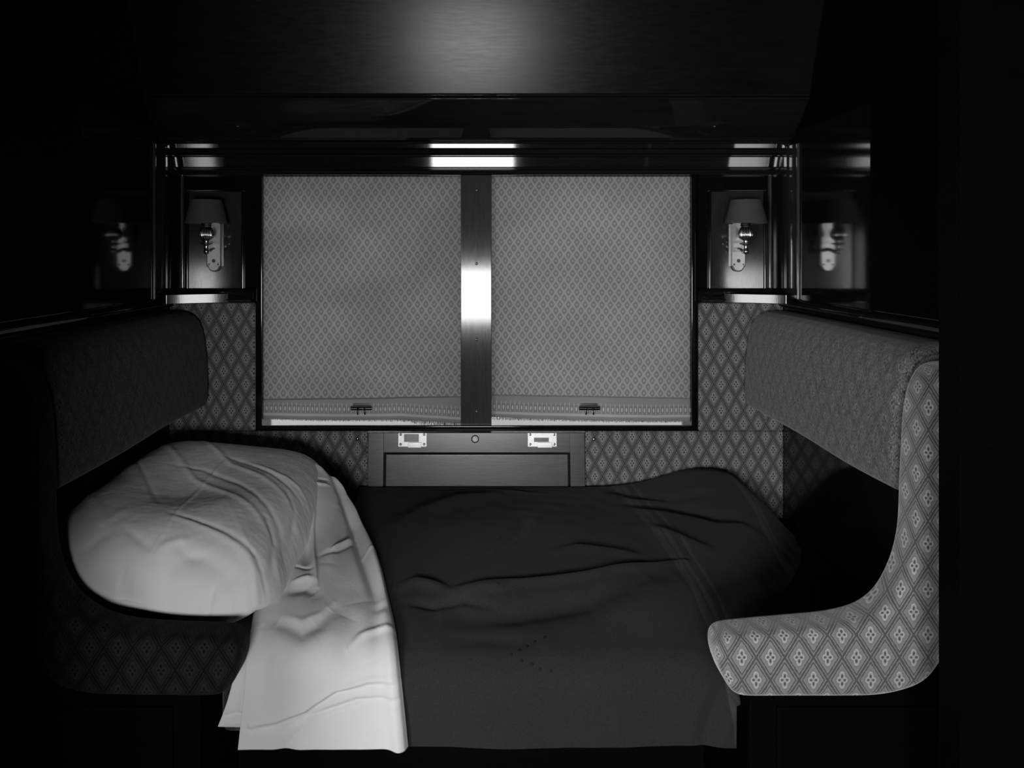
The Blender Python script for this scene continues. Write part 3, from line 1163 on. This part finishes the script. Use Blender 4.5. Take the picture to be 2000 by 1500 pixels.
def px2xs(pts, ext=None, key='b'):
    """pixels -> (x, s) on the bed surface, by nearest projected sample (frontmost wins)"""
    if key not in _cache:
        gx, gs = np.meshgrid(np.linspace(-0.98, 0.98, 700), np.linspace(0, 1.05, 520))
        Vv = bed_surf(gx, gs, ext)
        px_ = 930 + Vv[..., 0] / Vv[..., 1] * F
        py_ = 490 - (Vv[..., 2] - CAMZ) / Vv[..., 1] * F
        _cache[key] = (gx.ravel(), gs.ravel(), px_.ravel(), py_.ravel())
    gx, gs, px_, py_ = _cache[key]
    out = []
    for (a, b) in pts:
        i = int(np.argmin((px_ - a) ** 2 + (py_ - b) ** 2))
        out.append((gx[i], gs[i]))
    return out


def seg_dist(X, S_, poly):
    """distance to a polyline, the parameter along it and the signed side"""
    best = np.full(X.shape, 9.0)
    par = np.zeros(X.shape)
    side = np.zeros(X.shape)
    L = [math.hypot(poly[i + 1][0] - poly[i][0], poly[i + 1][1] - poly[i][1]) + 1e-9 for i in range(len(poly) - 1)]
    tot = sum(L)
    acc = 0
    for i in range(len(poly) - 1):
        ax, ay = poly[i]
        bx, by = poly[i + 1]
        dx, dy = bx - ax, by - ay
        t_ = np.clip(((X - ax) * dx + (S_ - ay) * dy) / (L[i] ** 2), 0, 1)
        d_ = np.hypot(X - ax - t_ * dx, S_ - ay - t_ * dy)
        sd = np.sign(dx * (S_ - ay) - dy * (X - ax))
        mk = d_ < best
        best = np.where(mk, d_, best)
        par = np.where(mk, (acc + t_ * L[i]) / tot, par)
        side = np.where(mk, sd, side)
        acc += L[i]
    return best, par, side


def folds(X, S_, lst, ext=None, key='b', conv=px2xs):
    """lst: (pixel polyline, width, amplitude, sharp) ridges (+) and valleys (-)"""
    h = np.zeros(X.shape)
    for it in lst:
        pts, wd, amp = it[:3]
        asym = it[3] if len(it) > 3 else 0
        poly = conv(pts, ext, key)
        d_, t_, sd = seg_dist(X, S_, poly)
        wd2 = wd * (1 + asym * sd)
        h += amp * np.exp(-(d_ / wd2) ** 2) * np.sin(np.clip(t_ * 1.0, 0.03, 0.97) * PI) ** 0.5
    return h


def normals(V):
    a = np.gradient(V, axis=0)
    b = np.gradient(V, axis=1)
    n = np.cross(b, a)
    n /= (np.linalg.norm(n, axis=-1, keepdims=True) + 1e-12)
    # upward / toward the camera
    flip = np.where((n[..., 2] - n[..., 1]) < 0, -1, 1)[..., None]
    return n * flip


def wav(X, Y, fr, seed, k=10):
    r = np.random.default_rng(seed)
    h = np.zeros(X.shape)
    for _ in range(k):
        a = r.uniform(0, 2 * PI)
        f = fr * r.uniform(0.5, 1.6)
        h += np.sin((X * math.cos(a) + Y * math.sin(a)) * f * 2 * PI + r.uniform(0, 6.28))
    return h / k


# ---- blanket
NS, NX = 330, 420
sv = np.linspace(0, S0 + LARC + 0.108, NS)
U_, S_ = np.meshgrid(np.linspace(0, 1, NX), sv)
xL = np.interp(S_, [0, 0.25, 0.7, 1.0], [-0.36, -0.34, -0.20, -0.19])
xR = np.interp(S_, [0, 0.30, 0.62, 0.70, 0.76, 1.0], [0.925, 0.90, 0.70, 0.58, 0.515, 0.515])
X_ = xL + (xR - xL) * U_
base = bed_surf(X_, S_)
bl = [
    ([(893, 1152), (947, 1141), (1015, 1138), (1082, 1132), (1150, 1125), (1208, 1114), (1285, 1107), (1335, 1098)], 0.010, 0.011, 0.35),
    ([(850, 1200), (930, 1204), (1015, 1196), (1080, 1186), (1150, 1176), (1220, 1150), (1270, 1124)], 0.030, -0.022),
    ([(775, 1152), (815, 1140), (850, 1146), (880, 1158)], 0.013, 0.012),
    ([(790, 1180), (850, 1182), (905, 1172), (960, 1180)], 0.010, -0.010),
    ([(890, 1158), (940, 1150), (1000, 1150)], 0.012, 0.010),
    ([(900, 1125), (960, 1085), (1010, 1045), (1030, 1010)], 0.020, -0.010),
    ([(760, 1045), (830, 1000), (900, 975), (990, 965)], 0.035, 0.010),
    ([(1060, 1085), (1130, 1072), (1200, 1082), (1260, 1095)], 0.018, 0.008),
    ([(1180, 945), (1240, 968), (1320, 975), (1420, 965)], 0.020, -0.010),
    ([(1230, 985), (1300, 990), (1400, 1010), (1480, 1030)], 0.022, -0.014),
    ([(1270, 1030), (1340, 1060), (1400, 1085)], 0.022, 0.009),
    ([(1150, 1195), (1240, 1180), (1330, 1160), (1380, 1165)], 0.050, 0.014),
    ([(880, 1255), (960, 1250), (1040, 1262)], 0.016, -0.006),
    ([(1375, 1460), (1395, 1400), (1418, 1350)], 0.018, -0.016),
    ([(1410, 1460), (1425, 1400), (1432, 1360)], 0.014, 0.010),
    ([(880, 1400), (960, 1370), (1080, 1360)], 0.040, 0.006),
    ([(860, 962), (960, 958), (1060, 968)], 0.010, 0.004),
    ([(820, 952), (920, 955), (1060, 950), (1150, 958)], 0.006, 0.003),
]
h = folds(X_, S_, bl) + 0.0045 * wav(X_, S_, 3.2, 3) + 0.0012 * wav(X_, S_, 11, 5)
h = h * sst(0.0, 0.05, S_)
V = base + normals(base) * (h + 0.004)[..., None]
lin_ = 0.296 + 0 * X_
V[..., 2] += (lin_ - V[-1:, :, 2]) * sst(S0 + .06, sv[-1], S_)
# the hem scallops slightly
V[..., 1] -= (0.004 * np.sin(X_ * 11 + 0.6) + 0.002 * np.sin(X_ * 27)) * sst(S0 + .05, S0 + .25, S_)
V[..., 1] = np.minimum(V[..., 1], 2.078)
UV = np.stack([X_, S_], -1)
blk = grid_obj('blanket', V, mats['wool'], None, UV, thick=0.004)
tag(blk, 'dark wool blanket with pale woven stripes near its right end, spread over the berth', 'blanket')
VB, XB, SB = V, X_, S_


def on_blanket(px, py, lift=0.0006):
    v = VB.reshape(-1, 3)
    pp = 930 + v[:, 0] / v[:, 1] * F
    qq = 490 - (v[:, 2] - CAMZ) / v[:, 1] * F
    i = int(np.argmin((pp - px) ** 2 + (qq - py) ** 2))
    n = normals(VB).reshape(-1, 3)[i]
    return Vector(v[i]) + Vector(n) * lift, Vector(n)


def eyelet(px, py, r):
    p, n = on_blanket(px, py)
    bm = bmesh.new()
    lathe_bm(bm, [(r * 1.25, 0.0), (r * 1.2, 0.0008), (r * .8, 0.0006), (0.0001, -0.0)], 0, 0, 0, 14, 'z')
    me = bpy.data.meshes.new('hole')
    bm.to_mesh(me)
    bm.free()
    o = link('worn_hole', me, mats['hole'], blk)
    o.rotation_euler = n.to_track_quat('Z', 'Y').to_euler()
    o.location = p
    return o


for (a, b) in ((810, 768), (765, 792), (730, 806), (697, 824), (662, 847), (711, 872), (753, 883), (786, 902), (837, 915)):
    eyelet(700 + a / 2.222, 900 + b / 2.222, 0.0026)
bm = bmesh.new()
rr_ = random.Random(4)
for k in range(46):
    a = rr_.gauss(985, 17)
    b = 1050 + rr_.gauss(0, 20) if k < 36 else 1140 + rr_.gauss(0, 9)
    p, n = on_blanket(a, b)
    ax = n.orthogonal().normalized()
    ay = n.cross(ax)
    r = rr_.uniform(.0008, .0016)
    bm.faces.new([bm.verts.new(p + n * .0003 + (ax * math.cos(q * PI / 3) + ay * math.sin(q * PI / 3)) * r) for q in range(6)])
o = from_bm('moth_specks', bm, mats['hole'], blk)
o['kind'] = 'stuff'

# ---- pillow
PC = (-0.678, 1.665, 0.531)
PA, PB = 0.272, 0.322


def pillow_top(x, y):
    u = np.clip((x - PC[0]) / PA, -1, 1)
    v = np.clip((y - PC[1]) / PB, -1, 1)
    e = np.clip(1 - (np.abs(u) ** 3.2 + np.abs(v) ** 3.0), 0, 1)
    hh = 0.205 + 0.026 * v - 0.010 * u
    return hh * e ** 0.50


def pillow_grid(n=260):
    a = np.linspace(-1, 1, n)
    A, B = np.meshgrid(a, a)
    # square to squircle so the rim is smooth
    r = np.maximum(np.abs(A), np.abs(B)) + 1e-9
    p = 5.2
    nn = (np.abs(A) ** p + np.abs(B) ** p) ** (1 / p) + 1e-9
    k = r / nn
    # crowd samples at the rim
    rr = np.sin(np.clip(r, 0, 1) * PI / 2) / r
    U = A * k * rr
    Vv = B * k * rr
    return U, Vv


U, Vv = pillow_grid()
qd = sst(-0.2, 0.7, U) * sst(0.2, -0.7, Vv)
rad = np.maximum(np.abs(U), np.abs(Vv))
ee = np.clip(1 - (np.abs(U) ** 5.2 + np.abs(Vv) ** 5.2), 0, 1)
X = PC[0] + PA * U * (1 - 0.04 * qd)
Y = PC[1] + PB * Vv * (1 + 0.05 * qd)
hh = 0.198 + 0.022 * Vv - 0.026 * U - 0.02 * np.exp(-((U + .1) / .4) ** 2 - ((Vv + .2) / .4) ** 2)
Z = PC[2] + 0.045 + (hh - 0.045) * ee ** 0.48
sag = 0.040 * qd * rad ** 4
Z = Z - sag
base = np.stack([X, Y, Z], -1)
pv = base.reshape(-1, 3)
ppx = 930 + pv[:, 0] / pv[:, 1] * F
ppy = 490 - (pv[:, 2] - CAMZ) / pv[:, 1] * F
vis = pv[:, 2] > 0


def pconv(pts, ext=None, key=None):
    out = []
    for (a, b) in pts:
        i = int(np.argmin((ppx - a) ** 2 + (ppy - b) ** 2 + (pv[:, 1] > 1.97) * 400))
        out.append((pv[i, 0], pv[i, 1]))
    return out


pf = [
    # long drag folds bending round to the right-hand edge
    ([(330, 905), (400, 918), (470, 945), (520, 985), (548, 1035), (555, 1090)], 0.007, -0.006),
    ([(375, 895), (450, 905), (520, 935), (565, 980), (580, 1030)], 0.008, 0.006),
    ([(440, 890), (510, 915), (560, 945), (590, 985)], 0.006, -0.006),
    ([(300, 925), (380, 938), (450, 965), (500, 1000), (530, 1050), (540, 1110)], 0.008, 0.006),
    ([(330, 1000), (400, 1022), (460, 1050), (500, 1090), (515, 1140)], 0.006, -0.007),
    ([(345, 1008), (420, 1036), (470, 1070), (495, 1110), (500, 1160)], 0.008, 0.006),
    ([(490, 905), (540, 925), (585, 955), (603, 990)], 0.006, 0.005),
    ([(560, 960), (575, 1000), (570, 1050), (552, 1100)], 0.006, -0.005),
    ([(520, 1010), (535, 1060), (530, 1110), (512, 1160)], 0.006, -0.006),
    # pressed crease running across
    ([(450, 890), (410, 930), (360, 985), (320, 1040), (290, 1090)], 0.004, 0.0035),
    # rumples at the near side
    ([(205, 985), (250, 975), (310, 982)], 0.007, -0.007),
    ([(150, 1130), (200, 1140), (240, 1150), (300, 1175)], 0.010, -0.006),
    ([(225, 1100), (240, 1120), (235, 1150), (260, 1175)], 0.008, -0.007),
    ([(330, 1100), (380, 1090), (420, 1110), (460, 1150)], 0.014, -0.010),
    ([(300, 1080), (330, 1060), (375, 1050)], 0.009, 0.006),
    ([(245, 1030), (265, 1050), (300, 1075)], 0.008, -0.006),
    ([(340, 1060), (370, 1085), (420, 1090)], 0.009, -0.007),
    ([(160, 1040), (200, 1020), (260, 990)], 0.012, 0.006),
    ([(140, 1090), (175, 1070), (220, 1040)], 0.010, -0.005),
    ([(408, 1200), (412, 1170), (420, 1145)], 0.006, -0.008),
    ([(440, 1200), (450, 1170), (470, 1140)], 0.008, 0.006),
]
hf = 0.50 * folds(X, Y, pf, conv=pconv)
hf += 0.0040 * wav(X, Y, 5, 11) + 0.0010 * wav(X, Y, 16, 12) + 0.0005 * wav(X, Y, 40, 13)
Vt = base + normals(base) * hf[..., None]
bot = np.stack([X, Y, PC[2] + 0.045 - 0.045 * ee ** 0.45 + 0.001 - sag], -1)
# join top and bottom
n = U.shape[0]
vt = Vt.reshape(-1, 3)
vb = bot.reshape(-1, 3)
idx = np.arange(n * n).reshape(n, n)
f1 = np.stack([idx[:-1, :-1], idx[:-1, 1:], idx[1:, 1:], idx[1:, :-1]], -1).reshape(-1, 4)
rim = np.zeros((n, n), bool)
rim[0] = rim[-1] = rim[:, 0] = rim[:, -1] = True
off = n * n
mapb = np.arange(n * n) + off
mapb[rim.ravel()] = np.arange(n * n)[rim.ravel()]
f2 = mapb[f1[:, ::-1]]
me = bpy.data.meshes.new('pillow')
me.from_pydata(np.concatenate([vt, vb]).tolist(), [], np.concatenate([f1, f2]).tolist())
bm = bmesh.new()
bm.from_mesh(me)
bmesh.ops.delete(bm, geom=[v for v in bm.verts if not v.link_faces], context='VERTS')
bm.to_mesh(me)
bm.free()
pil = link('pillow', me, mats['linen_pillow'])
tag(pil, 'plump white creased pillow at the left end of the bed', 'pillow')


# ---- sheets
def ext_sheet(x, y):
    # rides up over the pillow's corner and over the blanket roll
    return 0.108 * np.exp(-((x + 0.47) / 0.13) ** 2) * sst(1.55, 1.84, y) + 0.012 + 0.030 * np.exp(-((x + 0.38) / 0.10) ** 2) * sst(1.75, 1.5, y)


def sheet(name, rowsL, rowsR, fl, key, ext, nr=320, nc=220, lift=0.006, edge=0.012, seed=0, wv=0.0035, hemwave=0.002):
    L = np.array(px2xs(rowsL, ext, key))
    R = np.array(px2xs(rowsR, ext, key))
    k = np.linspace(0, len(L) - 1, nr)
    ki = np.arange(len(L))

    def cub(col):
        # smooth interpolation
        v = np.interp(k, ki, col)
        ker = np.ones(25) / 25
        pad = np.concatenate([np.full(12, v[0]), v, np.full(12, v[-1])])
        sm = np.convolve(pad, ker, 'valid')
        wt = np.clip(np.minimum(k - 0, len(L) - 1 - k) / 0.6, 0, 1)
        return v * (1 - wt) + sm * wt
    T = np.linspace(0, 1, nc)[None, :]
    X = cub(L[:, 0])[:, None] * (1 - T) + cub(R[:, 0])[:, None] * T
    S2 = cub(L[:, 1])[:, None] * (1 - T) + cub(R[:, 1])[:, None] * T
    b = bed_surf(X, S2, ext)
    h = folds(X, S2, fl, ext, key) + wv * wav(X, S2, 4.5, seed + 21) + wv * 0.3 * wav(X, S2, 14, seed + 22)
    # rolled right edge
    dR = (1 - T) * np.abs(cub(R[:, 0]) - cub(L[:, 0]))[:, None]
    h = h + lift + 0.012 * sst(S0 - .12, S0 + .06, S2) + edge * np.exp(-((dR - 0.018) / 0.016) ** 2)
    h = h - (lift + edge * .3) * np.exp(-(dR / 0.004) ** 2)
    V = b + normals(b) * h[..., None]
    # level hem
    lin = V[-1, 0, 2] * (1 - T) + V[-1, -1, 2] * T
    V[..., 2] += (lin - V[-1:, :, 2]) * sst(S0, S2.max(), S2)
    V[..., 1] -= hemwave * (0.5 + 0.5 * np.sin(X * 22 + seed)) * sst(S0 + .05, S0 + .25, S2)
    return V, X, S2


rowsL = [(588, 918), (604, 940), (611, 975), (600, 1040), (562, 1105), (520, 1160), (497, 1200), (490, 1240), (486, 1310), (478, 1390), (471, 1450)]
rowsR = [(622, 918), (664, 948), (692, 990), (722, 1045), (744, 1105), (758, 1165), (768, 1205), (776, 1245), (786, 1320), (794, 1390), (800, 1450)]
fl = [
    ([(640, 930), (668, 975), (692, 1030), (712, 1095), (734, 1160), (744, 1195)], 0.015, -0.026),
    ([(612, 975), (611, 1030), (613, 1090), (618, 1150)], 0.007, 0.010, 0.4),
    ([(600, 1000), (602, 1060), (600, 1110)], 0.014, -0.012),
    ([(645, 1082), (668, 1068), (692, 1052)], 0.005, 0.008, 0.4),
    ([(625, 1090), (655, 1084), (690, 1062)], 0.007, -0.006),
    ([(540, 1222), (568, 1232), (590, 1243), (618, 1228), (648, 1196)], 0.016, -0.011),
    ([(555, 1212), (590, 1222), (625, 1205), (650, 1180)], 0.007, 0.003),
    ([(560, 1160), (600, 1150), (618, 1165)], 0.016, -0.010),
    ([(570, 1108), (595, 1112), (612, 1116)], 0.004, -0.005),
    ([(575, 1140), (600, 1132), (614, 1136)], 0.006, 0.006),
    ([(665, 1000), (650, 1050), (640, 1110)], 0.020, 0.010),
    ([(702, 1085), (720, 1078), (738, 1074)], 0.005, 0.003),
    ([(640, 925), (655, 945), (672, 965)], 0.006, 0.007),
    ([(602, 925), (615, 938), (636, 942)], 0.004, -0.006),
    ([(608, 945), (624, 950), (640, 952)], 0.004, 0.005),
    ([(680, 1275), (705, 1255), (740, 1242), (770, 1240)], 0.007, 0.006),
    ([(492, 1412), (540, 1398), (600, 1378), (660, 1345), (720, 1332), (795, 1326)], 0.006, -0.0075),
    ([(495, 1405), (545, 1390), (600, 1370), (660, 1338), (720, 1326), (795, 1320)], 0.006, 0.006),
    ([(498, 1416), (560, 1402), (640, 1376), (700, 1360), (795, 1350)], 0.005, -0.0055),
    ([(548, 1455), (590, 1410), (620, 1370)], 0.012, -0.006),
    ([(600, 1300), (640, 1270), (670, 1210)], 0.030, 0.008),
    ([(500, 1230), (520, 1290), (515, 1350)], 0.020, -0.006),
    ([(700, 1180), (715, 1240), (720, 1300)], 0.025, 0.008),
]
V, X2, S2 = sheet('top_sheet', rowsL, rowsR, fl, 's', ext_sheet, seed=2)
ts = grid_obj('top_sheet', V, mats['linen'], None, np.stack([X2, S2], -1), thick=0.0025)
tag(ts, 'white top sheet turned down over the blanket, hanging off the bed front', 'sheet')

rowsL = [(436, 1180), (444, 1208), (456, 1236), (468, 1290), (452, 1352), (430, 1411)]
rowsR = [(560, 1180), (560, 1208), (550, 1240), (545, 1300), (535, 1360), (525, 1412)]
fl = [([(425, 1393), (470, 1388), (520, 1390)], 0.005, -0.004), ([(462, 1395), (470, 1340), (480, 1290)], 0.010, -0.004),
      ([(450, 1405), (480, 1402), (510, 1405)], 0.006, 0.004)]


def ext_under(x, y):
    return -0.008 + 0 * x


V, X2, S2 = sheet('bottom_sheet', rowsL, rowsR, fl, 'u', ext_under, nr=140, nc=70, lift=0.002, edge=0.0, seed=5, wv=0.002, hemwave=0.0)
bs = grid_obj('bottom_sheet', V, mats['linen'], None, np.stack([X2, S2], -1), thick=0.002)
tag(bs, 'white bottom sheet corner hanging down beside the left arm, below the pillow', 'sheet')
